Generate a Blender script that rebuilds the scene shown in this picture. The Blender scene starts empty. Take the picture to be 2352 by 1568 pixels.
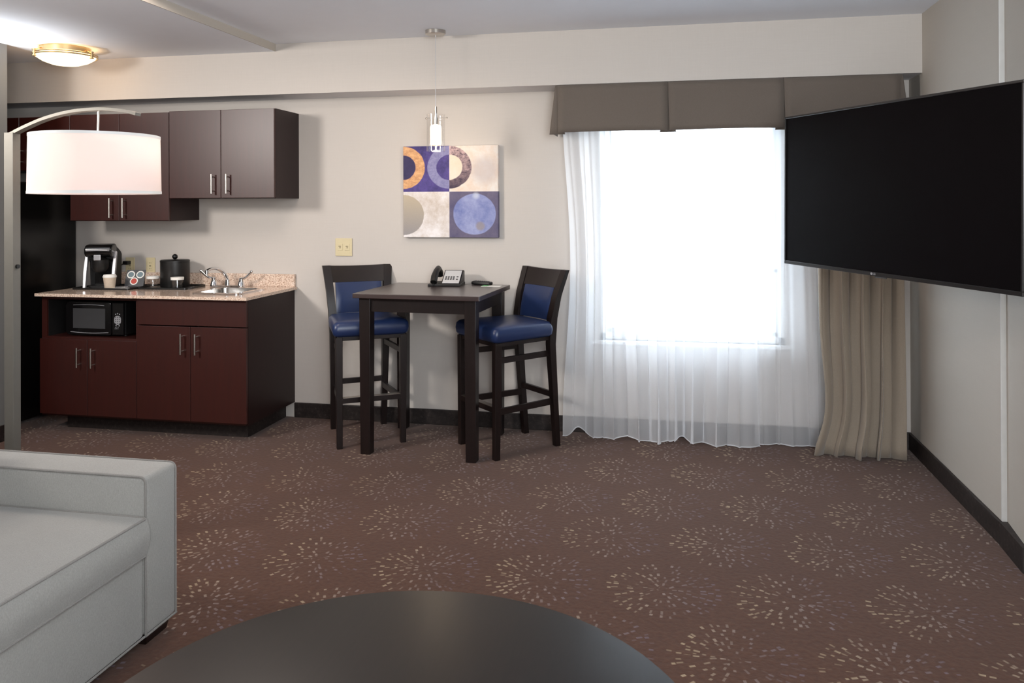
import bpy, bmesh, math, random
from mathutils import Vector, Matrix
random.seed(7)
PI = math.pi
C = bpy.context.scene.collection
S = bpy.context.scene

# ------------------------------------------------------------------ helpers
def s2l(c):
    return tuple(((x/255)/12.92 if x/255 <= 0.04045 else ((x/255+0.055)/1.055)**2.4) for x in c)

class Nodes:
    def __init__(self, name):
        self.m = bpy.data.materials.new(name); self.m.use_nodes = True
        self.t = self.m.node_tree; self.t.nodes.clear()
        self.out = self.t.nodes.new('ShaderNodeOutputMaterial')
    def n(self, typ, **kw):
        nd = self.t.nodes.new(typ)
        for k, v in kw.items(): setattr(nd, k, v)
        return nd
    def l(self, a, b): self.t.links.new(a, b)
    def set(self, sock, v):
        if hasattr(v, 'is_output') or hasattr(v, 'links'): self.l(v, sock)
        else: sock.default_value = v
    def math(self, op, a, b=0.0, c=0.0, clamp=False):
        nd = self.n('ShaderNodeMath', operation=op, use_clamp=clamp)
        self.set(nd.inputs[0], a); self.set(nd.inputs[1], b)
        if len(nd.inputs) > 2: self.set(nd.inputs[2], c)
        return nd.outputs[0]
    def mix(self, f, a, b):
        nd = self.n('ShaderNodeMix', data_type='RGBA')
        self.set(nd.inputs[0], f)
        for i, v in ((6, a), (7, b)):
            if isinstance(v, tuple): nd.inputs[i].default_value = (*v[:3], 1)
            else: self.l(v, nd.inputs[i])
        return nd.outputs[2]
    def step(self, x, edge, w=0.004):
        """1 where x < edge"""
        nd = self.n('ShaderNodeMapRange'); self.set(nd.inputs[0], x)
        nd.inputs[1].default_value = edge-w; nd.inputs[2].default_value = edge+w
        nd.inputs[3].default_value = 1; nd.inputs[4].default_value = 0
        return nd.outputs[0]
    def stepv(self, x, edge, w):
        a = self.math('SUBTRACT', edge, x); a = self.math('DIVIDE', a, w*2)
        return self.math('ADD', a, .5, clamp=True)
    def coord(self, scale=(1,1,1), kind='Object'):
        tc = self.n('ShaderNodeTexCoord'); mp = self.n('ShaderNodeMapping')
        mp.inputs['Scale'].default_value = scale
        self.l(tc.outputs[kind], mp.inputs[0]); return mp.outputs[0]
    def noise(self, scale, detail=2, vec=None, rough=.5):
        nd = self.n('ShaderNodeTexNoise'); nd.inputs['Scale'].default_value = scale
        nd.inputs['Detail'].default_value = detail; nd.inputs['Roughness'].default_value = rough
        if vec is not None: self.l(vec, nd.inputs['Vector'])
        return nd.outputs['Fac']
    def ramp(self, f, stops):
        nd = self.n('ShaderNodeValToRGB'); self.l(f, nd.inputs[0])
        e = nd.color_ramp.elements
        while len(e) < len(stops): e.new(.5)
        for i, (p, c) in enumerate(stops):
            e[i].position = p; e[i].color = (*c[:3], 1)
        return nd.outputs[0]
    def bsdf(self, color, rough=.5, metal=0, spec=.5, bump=None, bstr=.2, bdist=.002, coat=0, coatr=.1, **kw):
        b = self.n('ShaderNodeBsdfPrincipled')
        if isinstance(color, tuple): b.inputs['Base Color'].default_value = (*color[:3], 1)
        else: self.l(color, b.inputs['Base Color'])
        self.set(b.inputs['Roughness'], rough); b.inputs['Metallic'].default_value = metal
        b.inputs['Specular IOR Level'].default_value = spec
        b.inputs['Coat Weight'].default_value = coat; b.inputs['Coat Roughness'].default_value = coatr
        for k, v in kw.items():
            b.inputs[k.replace('_', ' ')].default_value = v
        if bump is not None:
            bp = self.n('ShaderNodeBump'); bp.inputs['Strength'].default_value = bstr
            bp.inputs['Distance'].default_value = bdist
            self.l(bump, bp.inputs['Height']); self.l(bp.outputs[0], b.inputs['Normal'])
        self.l(b.outputs[0], self.out.inputs[0]); return b

def plain(name, rgb, rough=.5, metal=0, var=.06, vs=30, bump=0, **kw):
    N = Nodes(name); c = s2l(rgb); v = N.coord(); f = N.noise(vs, 3, v)
    col = N.mix(f, tuple(x*(1-var) for x in c), tuple(min(1, x*(1+var)) for x in c))
    if bump: N.bsdf(col, rough, metal, bump=f, bstr=bump, **kw)
    else: N.bsdf(col, rough, metal, **kw)
    return N.m

def glow(name, rgb, strength):
    N = Nodes(name); e = N.n('ShaderNodeEmission'); e.inputs[0].default_value = (*s2l(rgb), 1)
    e.inputs[1].default_value = strength; N.l(e.outputs[0], N.out.inputs[0]); return N.m

def glassy(name, rough=0.0, tint=(1,1,1), mixf=.12):
    """thin clear glass: mostly see-through with a sharp reflection"""
    N = Nodes(name); t = N.n('ShaderNodeBsdfTransparent'); t.inputs[0].default_value = (*tint, 1)
    g = N.n('ShaderNodeBsdfGlossy'); g.inputs['Roughness'].default_value = rough
    lw = N.n('ShaderNodeLayerWeight'); lw.inputs[0].default_value = .5
    f = N.math('ADD', N.math('MULTIPLY', N.math('POWER', lw.outputs['Facing'], 4.0), .45), .03+mixf*.1, clamp=True)
    mx = N.n('ShaderNodeMixShader'); N.l(f, mx.inputs[0]); N.l(t.outputs[0], mx.inputs[1]); N.l(g.outputs[0], mx.inputs[2])
    N.l(mx.outputs[0], N.out.inputs[0]); return N.m

# ------------------------------------------------------------------ mesh helpers
def BM(): return bmesh.new()
def _xf(vs, M):
    if M is not None:
        for v in vs: v.co = M @ v.co
def box(bm, x0, x1, y0, y1, z0, z1, bev=0, seg=2, M=None):
    r = bmesh.ops.create_cube(bm, size=1)['verts']
    for v in r:
        v.co = Vector(((x0+x1)/2+v.co.x*(x1-x0), (y0+y1)/2+v.co.y*(y1-y0), (z0+z1)/2+v.co.z*(z1-z0)))
    if bev:
        es = list({e for v in r for e in v.link_edges})
        o = bmesh.ops.bevel(bm, geom=es, offset=bev, segments=seg, profile=.5, affect='EDGES')
        r = list({v for f in o['faces'] for v in f.verts} | {v for v in r if v.is_valid})
    _xf(r, M); return r
def hexa(bm, bot, top, bev=0, seg=2):
    """box with arbitrary 4 bottom and 4 top corners"""
    vs = [bm.verts.new(p) for p in list(bot)+list(top)]
    fs = [(3,2,1,0), (4,5,6,7), (0,1,5,4), (1,2,6,5), (2,3,7,6), (3,0,4,7)]
    F = [bm.faces.new([vs[i] for i in f]) for f in fs]
    if bev:
        es = list({e for f in F for e in f.edges})
        bmesh.ops.bevel(bm, geom=es, offset=bev, segments=seg, profile=.5, affect='EDGES')
def cyl(bm, p0, p1, r0, r1=None, seg=24, caps=True):
    r1 = r0 if r1 is None else r1
    p0, p1 = Vector(p0), Vector(p1); d = p1-p0
    M = Matrix.Translation((p0+p1)/2) @ d.to_track_quat('Z', 'Y').to_matrix().to_4x4()
    return bmesh.ops.create_cone(bm, cap_ends=caps, segments=seg, radius1=r0, radius2=r1, depth=d.length, matrix=M)['verts']
def sphere(bm, c, r, seg=20, sc=(1,1,1)):
    M = Matrix.Translation(c) @ Matrix.Diagonal((*sc, 1))
    return bmesh.ops.create_uvsphere(bm, u_segments=seg, v_segments=seg//2+2, radius=r, matrix=M)['verts']
def lathe(bm, prof, c=(0,0,0), seg=40, close=False):
    rings = []
    for r, z in prof:
        if r < 1e-6: rings.append([bm.verts.new((c[0], c[1], c[2]+z))])
        else: rings.append([bm.verts.new((c[0]+r*math.cos(2*PI*i/seg), c[1]+r*math.sin(2*PI*i/seg), c[2]+z)) for i in range(seg)])
    pairs = list(zip(rings, rings[1:]))
    if close: pairs.append((rings[-1], rings[0]))
    for a, b in pairs:
        for i in range(seg):
            j = (i+1) % seg
            if len(a) == 1 and len(b) == 1: continue
            if len(a) == 1: bm.faces.new((a[0], b[i], b[j]))
            elif len(b) == 1: bm.faces.new((a[i], a[j], b[0]))
            else: bm.faces.new((a[i], a[j], b[j], b[i]))
def tube(bm, pts, r, seg=10, caps=True):
    pts = [Vector(p) for p in pts]; rings = []; up = Vector((0,0,1))
    n = len(pts)
    rs = r if isinstance(r, (list, tuple)) else [r]*n
    T = [(pts[min(i+1, n-1)]-pts[max(i-1, 0)]).normalized() for i in range(n)]
    nrm = T[0].orthogonal().normalized()
    for i in range(n):
        nrm = (nrm - T[i]*nrm.dot(T[i])).normalized(); b = T[i].cross(nrm)
        rings.append([bm.verts.new(pts[i]+(nrm*math.cos(2*PI*k/seg)+b*math.sin(2*PI*k/seg))*rs[i]) for k in range(seg)])
    for a, b in zip(rings, rings[1:]):
        for k in range(seg):
            bm.faces.new((a[k], a[(k+1)%seg], b[(k+1)%seg], b[k]))
    if caps:
        bm.faces.new(rings[0][::-1]); bm.faces.new(rings[-1])
def sweep_rect(bm, pts, nrm_fn, w, h):
    """flat bar along pts; w along binormal (horizontal depth), h along normal"""
    pts = [Vector(p) for p in pts]; rings = []; n = len(pts)
    for i in range(n):
        t = (pts[min(i+1, n-1)]-pts[max(i-1, 0)]).normalized(); b = nrm_fn(i); nn = t.cross(b).normalized()
        rings.append([bm.verts.new(pts[i]+b*sx*w/2+nn*sy*h/2) for sx, sy in ((-1,-1),(1,-1),(1,1),(-1,1))])
    for a, c in zip(rings, rings[1:]):
        for k in range(4): bm.faces.new((a[k], a[(k+1)%4], c[(k+1)%4], c[k]))
    bm.faces.new(rings[0][::-1]); bm.faces.new(rings[-1])
def prism(bm, poly, axis, a, b, bev=0):
    """poly: 2D points; axis 'x','y','z' = extrusion axis from a to b"""
    def P(p, t):
        return {'x': (t, p[0], p[1]), 'y': (p[0], t, p[1]), 'z': (p[0], p[1], t)}[axis]
    A = [bm.verts.new(P(p, a)) for p in poly]; B = [bm.verts.new(P(p, b)) for p in poly]
    F = [bm.faces.new(A[::-1]), bm.faces.new(B)]
    n = len(poly)
    for i in range(n): F.append(bm.faces.new((A[i], A[(i+1)%n], B[(i+1)%n], B[i])))
    if bev:
        es = list({e for f in F for e in f.edges})
        bmesh.ops.bevel(bm, geom=es, offset=bev, segments=2, profile=.5, affect='EDGES')
def rrect(w, h, r, seg=6, cx=0, cy=0):
    pts = []
    for sx, sy, a0 in ((1,1,0), (-1,1,90), (-1,-1,180), (1,-1,270)):
        for k in range(seg+1):
            a = math.radians(a0+90*k/seg)
            pts.append((cx+sx*(w/2-r)+r*math.cos(a), cy+sy*(h/2-r)+r*math.sin(a)))
    return pts
def obj(name, bm, mat, parent=None, smooth=False, angle=35):
    bmesh.ops.recalc_face_normals(bm, faces=bm.faces)
    me = bpy.data.meshes.new(name); bm.to_mesh(me); bm.free()
    if mat: me.materials.append(mat)
    o = bpy.data.objects.new(name, me); C.objects.link(o)
    if smooth:
        for p in me.polygons: p.use_smooth = True
        me.set_sharp_from_angle(angle=math.radians(angle))
    if parent is not None: o.parent = parent
    return o
def tag(o, label, cat, group=None, kind=None):
    o['label'] = label; o['category'] = cat
    if group: o['group'] = group
    if kind: o['kind'] = kind
    return o
def thing(name, label, cat, loc=(0,0,0), rz=0, group=None):
    o = bpy.data.objects.new(name, None); C.objects.link(o); o.empty_display_size = .05
    o.location = loc; o.rotation_euler = (0, 0, rz)
    return tag(o, label, cat, group)
def struct(name, bm, mat, parent=None, smooth=False):
    o = obj(name, bm, mat, parent, smooth)
    if parent is None: o['kind'] = 'structure'
    return o
def dup(root, loc, rz, label=None):
    r = root.copy(); C.objects.link(r); r.location = loc; r.rotation_euler = (0, 0, rz)
    if label: r['label'] = label
    for ch in list(root.children):
        c = ch.copy(); C.objects.link(c); c.parent = r
        for g in list(ch.children):
            d = g.copy(); C.objects.link(d); d.parent = c
    return r
def text_bm(txt, size, M, depth=.0006):
    cu = bpy.data.curves.new('letters', 'FONT'); cu.body = txt; cu.size = size; cu.extrude = depth
    cu.align_x = 'CENTER'; cu.align_y = 'CENTER'
    o = bpy.data.objects.new('letters', cu); C.objects.link(o)
    bpy.context.view_layer.update()
    me = bpy.data.meshes.new_from_object(o.evaluated_get(bpy.context.evaluated_depsgraph_get()))
    bm = bmesh.new(); bm.from_mesh(me); bmesh.ops.transform(bm, matrix=M, verts=bm.verts)
    bpy.data.objects.remove(o); bpy.data.curves.remove(cu); bpy.data.meshes.remove(me)
    return bm

# ------------------------------------------------------------------ materials
def wall_mat(name, rgb):
    N = Nodes(name); c = s2l(rgb)
    tc = N.n('ShaderNodeTexCoord')
    mp = N.n('ShaderNodeMapping'); mp.inputs['Scale'].default_value = (3, 3, 260); N.l(tc.outputs['Object'], mp.inputs[0])
    f = N.noise(2.0, 3, mp.outputs[0])
    mp2 = N.n('ShaderNodeMapping'); mp2.inputs['Scale'].default_value = (220, 220, 6); N.l(tc.outputs['Object'], mp2.inputs[0])
    g = N.noise(2.0, 2, mp2.outputs[0])
    h = N.math('ADD', N.math('MULTIPLY', f, .6), N.math('MULTIPLY', g, .4))
    col = N.mix(h, tuple(x*.93 for x in c), tuple(min(1, x*1.07) for x in c))
    N.bsdf(col, .62, spec=.3, bump=h, bstr=.12, bdist=.001)
    return N.m
M_wall = wall_mat('wallpaper woven beige', (199, 192, 185))
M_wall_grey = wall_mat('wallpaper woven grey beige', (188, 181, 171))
M_wall_shaded = wall_mat('wallpaper woven shaded grey', (124, 125, 124))  # darker wallpaper copy, the partition's shade is put into its colour
M_ceil = plain('ceiling paint', (238, 242, 250), .85, var=.015, vs=12, spec=.2)
M_white = plain('white paint', (232, 232, 230), .45, var=.02)
M_recess = plain('beam underside paint', (222, 222, 226), .8, var=.02, spec=.2)

def carpet():
    N = Nodes('brown carpet with dash bursts')
    tc = N.n('ShaderNodeTexCoord'); sx = N.n('ShaderNodeSeparateXYZ'); N.l(tc.outputs['Object'], sx.inputs[0])
    X, Y = sx.outputs[0], sx.outputs[1]
    W, H = .4545, .86
    wob = N.noise(9, 2)
    fine = N.noise(420, 3); mid = N.noise(60, 3); big = N.noise(2.2, 2)
    base = N.mix(fine, s2l((64, 38, 24)), s2l((94, 61, 41)))
    base = N.mix(N.math('MULTIPLY', mid, .35), base, s2l((58, 38, 32)))
    base = N.mix(N.math('MULTIPLY', big, .3), base, s2l((84, 56, 50)))
    masks = []
    for (ox, oy) in ((-.054, -1.13), (.1733, -1.55)):
        def local(v, o, w):
            a = N.math('DIVIDE', N.math('SUBTRACT', v, o), w)
            a = N.math('ADD', a, .5); cell = N.math('FLOOR', a)
            return N.math('MULTIPLY', N.math('SUBTRACT', N.math('SUBTRACT', a, cell), .5), w), cell
        lx, cx = local(X, ox, W); ly, cyy = local(Y, oy, H)
        r = N.math('SQRT', N.math('ADD', N.math('MULTIPLY', lx, lx), N.math('MULTIPLY', ly, ly)))
        th = N.math('ARCTAN2', ly, lx)
        dr = .027
        rn = N.math('DIVIDE', r, dr); k = N.math('FLOOR', rn)
        fr = N.math('SUBTRACT', N.math('SUBTRACT', rn, k), .5)
        nk = N.math('ADD', N.math('MULTIPLY', k, 4.3), 5.0)
        an = N.math('ADD', N.math('MULTIPLY', N.math('DIVIDE', th, 2*PI), nk), N.math('MULTIPLY', k, .37))
        ka = N.math('FLOOR', an)
        fa = N.math('SUBTRACT', N.math('SUBTRACT', an, ka), .5)
        fam = N.math('DIVIDE', N.math('MULTIPLY', N.math('MULTIPLY', fa, 2*PI), r), nk)
        wn = N.n('ShaderNodeTexWhiteNoise', noise_dimensions='4D')
        cb = N.n('ShaderNodeCombineXYZ'); N.l(ka, cb.inputs[0]); N.l(k, cb.inputs[1]); N.l(cx, cb.inputs[2])
        N.l(cb.outputs[0], wn.inputs['Vector']); N.l(N.math('ADD', cyy, ox*7), wn.inputs['W'])
        rnd = wn.outputs['Value']; rs = N.n('ShaderNodeSeparateColor'); N.l(wn.outputs['Color'], rs.inputs[0])
        halfw = N.math('ADD', .0024, N.math('MULTIPLY', rs.outputs[0], .0030))
        halfl = N.math('ADD', .0050, N.math('MULTIPLY', rs.outputs[1], .0072))
        fam2 = N.math('ADD', fam, N.math('MULTIPLY', N.math('SUBTRACT', rs.outputs[2], .5), .026))
        a = N.stepv(N.math('ABSOLUTE', fam2), halfw, .0012)
        b = N.stepv(N.math('ABSOLUTE', N.math('ADD', N.math('MULTIPLY', fr, dr), N.math('MULTIPLY', N.math('SUBTRACT', rs.outputs[0], .5), .014))), halfl, .002)
        d = N.stepv(r, .213, .004)
        inner = N.math('SUBTRACT', 1.0, N.stepv(r, .018, .004))
        keep = N.math('SUBTRACT', 1.0, N.stepv(rnd, .30, .02))
        m = N.math('MULTIPLY', N.math('MULTIPLY', a, b), N.math('MULTIPLY', N.math('MULTIPLY', d, inner), keep))
        bright = N.math('ADD', .06, N.math('MULTIPLY', rnd, .58))
        # the yarn shifts from cream on one side of every burst to dull lilac on the other
        side = N.math('ADD', N.math('DIVIDE', lx, .30), .42, clamp=True)
        bright = N.math('MULTIPLY', bright, N.math('SUBTRACT', 1.0, N.math('MULTIPLY', side, .55)))
        col = N.mix(N.math('MULTIPLY', side, .85), s2l((184, 164, 134)), s2l((136, 132, 160)))
        masks.append((N.math('MULTIPLY', m, bright), col))
    col = base
    speck = N.math('ADD', .65, N.math('MULTIPLY', fine, .6))
    for m, c in masks: col = N.mix(N.math('MULTIPLY', m, speck, clamp=True), col, c)
    N.bsdf(col, .95, spec=.1, bump=fine, bstr=.5, bdist=.003, Sheen_Weight=.15)
    return N.m
M_carpet = carpet()

def base_mat():
    N = Nodes('dark marbled base'); v = N.coord(); f = N.noise(45, 5, v, .7)
    col = N.ramp(f, [(.35, s2l((30, 25, 24))), (.55, s2l((44, 37, 35))), (.75, s2l((70, 62, 60)))])
    N.bsdf(col, .55, spec=.35); return N.m
M_base = base_mat()

def wood(name, dark, light, rough=.35, spec=.5, coat=0, coatr=.2, axis='z', sc=1.0, bstr=.05):
    N = Nodes(name); d, l = s2l(dark), s2l(light)
    s = {'z': (18, 18, 1.2), 'x': (1.2, 18, 18), 'y': (18, 1.2, 18)}[axis]
    v = N.coord(tuple(a*sc for a in s)); f = N.noise(3, 6, v, .6)
    f2 = N.noise(14, 3, v)
    h = N.math('ADD', N.math('MULTIPLY', f, .7), N.math('MULTIPLY', f2, .3))
    N.bsdf(N.ramp(h, [(.3, d), (.7, l)]), rough, spec=spec, coat=coat, coatr=coatr, bump=h, bstr=bstr, bdist=.0005)
    return N.m
M_cherry = wood('cherry laminate', (46, 13, 8), (56, 17, 11), .42, .42, coat=.4, coatr=.36)
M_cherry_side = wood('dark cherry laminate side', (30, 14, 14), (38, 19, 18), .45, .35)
M_espresso = wood('espresso stained wood', (18, 11, 10), (30, 19, 18), .36, .45)
M_espresso_top = wood('espresso table top', (48, 36, 35), (62, 48, 46), .36, .55, axis='x', coat=.7, coatr=.28)
M_coffee = wood('coffee table veneer', (12, 9, 8), (22, 16, 14), .28, .38, axis='y', sc=1.6, bstr=.15)
M_black_in = plain('dark opening lining', (14, 12, 12), .7)

def granite():
    N = Nodes('beige speckled granite'); v = N.coord()
    f = N.noise(150, 4, v, .7); g = N.noise(70, 3, v, .7)
    vo = N.n('ShaderNodeTexVoronoi'); vo.inputs['Scale'].default_value = 260; N.l(v, vo.inputs['Vector'])
    col = N.ramp(f, [(.36, s2l((150, 116, 96))), (.46, s2l((212, 186, 166))), (.62, s2l((238, 220, 204))), (.75, s2l((206, 176, 140)))])
    sp = N.step(vo.outputs['Distance'], .27, .06)
    sp2 = N.math('MULTIPLY', sp, N.math('SUBTRACT', 1, N.step(g, .52, .03)))
    col = N.mix(sp2, col, s2l((78, 58, 52)))
    N.bsdf(col, .12, spec=.5, coat=.3, coatr=.05); return N.m
M_granite = granite()
M_steel = plain('brushed nickel', (196, 190, 182), .28, 1, var=.04, vs=80)
M_chrome = plain('polished chrome', (225, 225, 226), .08, 1, var=.01)
M_pole = plain('brushed lamp steel', (122, 119, 112), .5, .6, var=.05, vs=40)
M_sink = plain('stainless sink', (190, 186, 182), .22, 1, var=.03)
M_brass = plain('antique brass', (206, 180, 136), .3, 1, var=.05)
M_black_gloss = plain('black gloss plastic', (16, 15, 16), .18, spec=.5, var=.02)
M_black = plain('black plastic', (20, 19, 19), .42, var=.03)
M_black_matte = plain('black matte', (20, 18, 18), .6, var=.05)
M_bezel = plain('tv bezel', (30, 28, 28), .3, var=.02)
M_screen = plain('tv screen', (12, 9, 10), .5, spec=.03, var=.0)
M_fridge = plain('black fridge enamel', (14, 13, 13), .2, spec=.5, var=.02)
M_dgrey = plain('dark grey plastic', (58, 58, 60), .4)
M_silver = plain('silver plastic', (182, 182, 186), .3, .4, var=.02)
M_cream = plain('ivory plastic', (212, 198, 160), .4, var=.02)
M_slot = plain('outlet slot', (92, 78, 50), .6)
M_paper = plain('white paper', (236, 234, 228), .7, var=.02)
M_paper_green = plain('green print', (120, 190, 130), .7)
M_red_print = plain('red print', (186, 70, 56), .6)
M_slate_print = plain('slate print', (110, 128, 134), .6)
M_cupwrap = plain('kraft cup wrap', (206, 188, 168), .7, var=.12, vs=60)
M_lgrey = plain('light grey panel', (196, 196, 196), .45)
M_plastic_clear = glassy('clear glass', 0.04)
M_window_glass = glassy('window glass', 0.0, mixf=.02)

def fabric(name, dark, light, scale=260, rough=.9, bstr=.4, blot=.25, sheen=.2):
    N = Nodes(name); v = N.coord(); f = N.noise(scale, 2, v, .6); g = N.noise(14, 4, v, .6)
    tc = N.coord((scale*1.2, scale*1.2, scale*.25)); k = N.noise(1.4, 2, tc)
    h = N.math('ADD', N.math('MULTIPLY', f, .5), N.math('MULTIPLY', k, .5))
    col = N.mix(h, s2l(dark), s2l(light))
    col = N.mix(N.math('MULTIPLY', g, blot), col, s2l(dark))
    N.bsdf(col, rough, spec=.15, bump=h, bstr=bstr, bdist=.0015, Sheen_Weight=sheen); return N.m
M_sofa = fabric('grey sofa chenille', (120, 119, 115), (174, 172, 167))
M_pipe = fabric('grey sofa piping', (106, 104, 100), (150, 146, 142))
M_blue = plain('blue vinyl', (30, 46, 84), .36, spec=.5, var=.08, vs=8, coat=.1, coatr=.3)
M_drape = fabric('taupe drape cloth', (136, 124, 109), (166, 153, 138), 300, .8, .15, .12, .3)
M_valance = fabric('taupe valance cloth', (96, 87, 80), (114, 105, 97), 300, .8, .12, .1, .2)

def sheer(name, op, tcol=(250, 252, 255)):
    N = Nodes(name); v = N.coord((900, 900, 900)); f = N.noise(1, 1, v)
    t = N.n('ShaderNodeBsdfTransparent'); t.inputs[0].default_value = (1, 1, 1, 1)
    tr = N.n('ShaderNodeBsdfTranslucent'); tr.inputs[0].default_value = (*s2l(tcol), 1)
    d = N.n('ShaderNodeBsdfDiffuse'); d.inputs[0].default_value = (*s2l(tcol), 1)
    a = N.n('ShaderNodeMixShader'); a.inputs[0].default_value = .5; N.l(tr.outputs[0], a.inputs[1]); N.l(d.outputs[0], a.inputs[2])
    b = N.n('ShaderNodeMixShader'); N.l(N.math('ADD', op-.05, N.math('MULTIPLY', f, .1)), b.inputs[0])
    N.l(t.outputs[0], b.inputs[1]); N.l(a.outputs[0], b.inputs[2]); N.l(b.outputs[0], N.out.inputs[0]); return N.m
M_sheer = sheer('white voile', .58)
M_hem = sheer('white voile hem', .8)

def shade_mat():
    N = Nodes('white linen shade'); v = N.coord((300, 300, 20)); f = N.noise(1.5, 2, v)
    c = s2l((250, 240, 236))
    tr = N.n('ShaderNodeBsdfTranslucent'); tr.inputs[0].default_value = (*c, 1)
    d = N.n('ShaderNodeBsdfDiffuse'); d.inputs[0].default_value = (*c, 1)
    a = N.n('ShaderNodeMixShader'); N.l(N.math('ADD', .45, N.math('MULTIPLY', f, .1)), a.inputs[0])
    N.l(tr.outputs[0], a.inputs[1]); N.l(d.outputs[0], a.inputs[2]); N.l(a.outputs[0], N.out.inputs[0]); return N.m
M_shade = shade_mat()

# ------------------------------------------------------------------ dimensions
XR, H, ZB, YB = 1.316, 2.445, 2.123, -.258
XL, YF = -6.2, -7.0
KX, KZ = -2.508, 2.398             # kitchen dropped ceiling
WX0, WX1, WZ0, WZ1 = -.47, .635, .575, 2.03   # window opening
T = .14

# ------------------------------------------------------------------ shell
bm = BM(); box(bm, XL-T, XR+.4, YF-T, T, -.08, 0); struct('floor', bm, M_carpet)
bm = BM(); box(bm, XL-T, XR+.4, YF-T, T, H, H+.12)
box(bm, XL, KX, -5.0, YB, KZ, H+.02); struct('ceiling', bm, M_ceil)
bm = BM(); box(bm, KX, KX+.006, -5.0, YB, KZ, H); struct('trim_2', bm, M_wall_grey)
bm = BM()
box(bm, XL-T, WX0, 0, T, 0, H); box(bm, WX1, XR+T, 0, T, 0, H)
box(bm, WX0, WX1, 0, T, 0, WZ0); box(bm, WX0, WX1, 0, T, WZ1, H)
struct('wall_back', bm, M_wall)
bm = BM(); box(bm, XL, XR, YB, 0, ZB, H); o = struct('trim_1', bm, M_wall)
o.data.materials.append(M_recess)
for p in o.data.polygons:
    if p.normal.z < -.5: p.material_index = 1
bm = BM()
box(bm, XR, XR+T, -1.32, 0, 0, H)
prism(bm, [(XR+.02, -1.32), (XR+T, -1.32), (XR+T, -1.60), (XR-.012, -1.60)], 'z', 0, H)
box(bm, XR-.012, XR+T, YF, -1.60, 0, H)
struct('wall_right', bm, M_wall_grey)
bm = BM(); box(bm, XR-.002, XR+.021, -1.326, -1.3205, .09, H-.001, .001); struct('trim_3', bm, plain('corner guard', (198, 196, 192), .5))
bm = BM(); box(bm, XL-T, XL, YF, 0, 0, H); struct('wall_left', bm, M_wall_grey)
bm = BM(); box(bm, XL, -3.985, -.93, -.81, 0, KZ); struct('wall_partition', bm, M_wall_shaded)
bm = BM(); box(bm, XL-T, XR+.4, YF-T, YF, 0, H); struct('wall_front', bm, M_wall)
bm = BM(); box(bm, -2.505, XR, -.014, 0, 0, .098, .004); struct('baseboard_back', bm, M_base)
bm = BM(); box(bm, XR-.014, XR, -1.335, -.014, 0, .098, .004)
prism(bm, [(XR-.014, -1.335), (XR+.03, -1.335), (XR-.005, -1.60), (XR-.028, -1.60)], 'z', 0, .098)
struct('baseboard_right', bm, M_base)
bm = BM(); box(bm, -4.5, -3.972, -.944, -.93, 0, .098, .003); box(bm, -3.985, -3.972, -.93, -.81, 0, .098, .003)
struct('baseboard_left', bm, M_base)

# window
bm = BM()
fw = .04
for a, b, c, d in ((WX0, WX0+fw, WZ0, WZ1), (WX1-fw, WX1, WZ0, WZ1), (WX0, WX1, WZ0, WZ0+fw), (WX0, WX1, WZ1-fw, WZ1)):
    box(bm, a, b, .05, .11, c, d, .004)
w = struct('window_1', bm, M_white)
bm = BM(); box(bm, WX0+fw, WX0+fw+.035, .055, .095, WZ0+fw, WZ1-fw, .003)
box(bm, WX1-fw-.035, WX1-fw, .055, .095, WZ0+fw, WZ1-fw, .003)
box(bm, WX0+fw, WX1-fw, .055, .095, WZ0+fw, WZ0+fw+.03, .003)
box(bm, WX0+fw, WX1-fw, .055, .095, 1.0, 1.022, .003)
obj('window_sash', bm, M_white, w)
bm = BM(); box(bm, WX0+fw, WX1-fw, .072, .078, WZ0+fw, WZ1-fw); obj('window_pane', bm, M_window_glass, w)
bm = BM(); box(bm, WX0-.05, WX1+.05, -.035, .05, WZ0-.022, WZ0, .005); obj('window_sill', bm, M_white, w)

# outside: pale ground and a low hedge line beyond the glass
def pale_ground():
    N = Nodes('pale outdoor ground'); f = N.noise(1.2, 5, N.coord(), .6)
    N.bsdf(N.ramp(f, [(.35, s2l((150, 152, 150))), (.65, s2l((226, 228, 228)))]), .9); return N.m
bm = BM(); box(bm, -30, 30, .5, 60, -.6, -.5); o = obj('ground', bm, pale_ground()); o['kind'] = 'structure'

# ------------------------------------------------------------------ kitchenette
def bar_handle(parent, x, z0, z1, yface, name='handle'):
    """vertical bar pull standing off a door face at y=yface"""
    bm = BM(); yo = yface-.033
    cyl(bm, (x, yo, z0), (x, yo, z1), .0058, seg=16)
    for z in (z0+.018, z1-.018): cyl(bm, (x, yo, z), (x, yface, z), .004, seg=12)
    return obj(name, bm, M_steel, parent, True)
# left base cabinet with open microwave niche
CB = (-3.93, -3.242, -2.505)
YF0 = -.60       # carcass front
YD = -.62        # door face
def L(root, x, y, z=0): return (x-root.location.x, y-root.location.y, z-root.location.z)
def door(parent, x0, x1, z0, z1, y0, y1, hx=None, hz=None, name='door'):
    bm = BM(); box(bm, x0+.0015, x1-.0015, y0, y1, z0+.0015, z1-.0015, .0015, 1)
    d = obj(name, bm, M_cherry, parent)
    if hx is not None: bar_handle(d, hx, hz[0], hz[1], y0)
    return d
r = thing('base_cabinet', 'dark cherry base cabinet with an open microwave niche above two doors', 'cabinet', (-3.586, -.3, 0))
dx, dy = 3.586, .3
bm = BM(); t = .018
x0, x1 = CB[0], CB[1]
box(bm, x0+dx, x0+dx+.04, YF0+dy, -.002+dy, .10, .848); box(bm, x1+dx-t, x1+dx-.0005, YF0+dy, -.002+dy, .10, .848)
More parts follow.
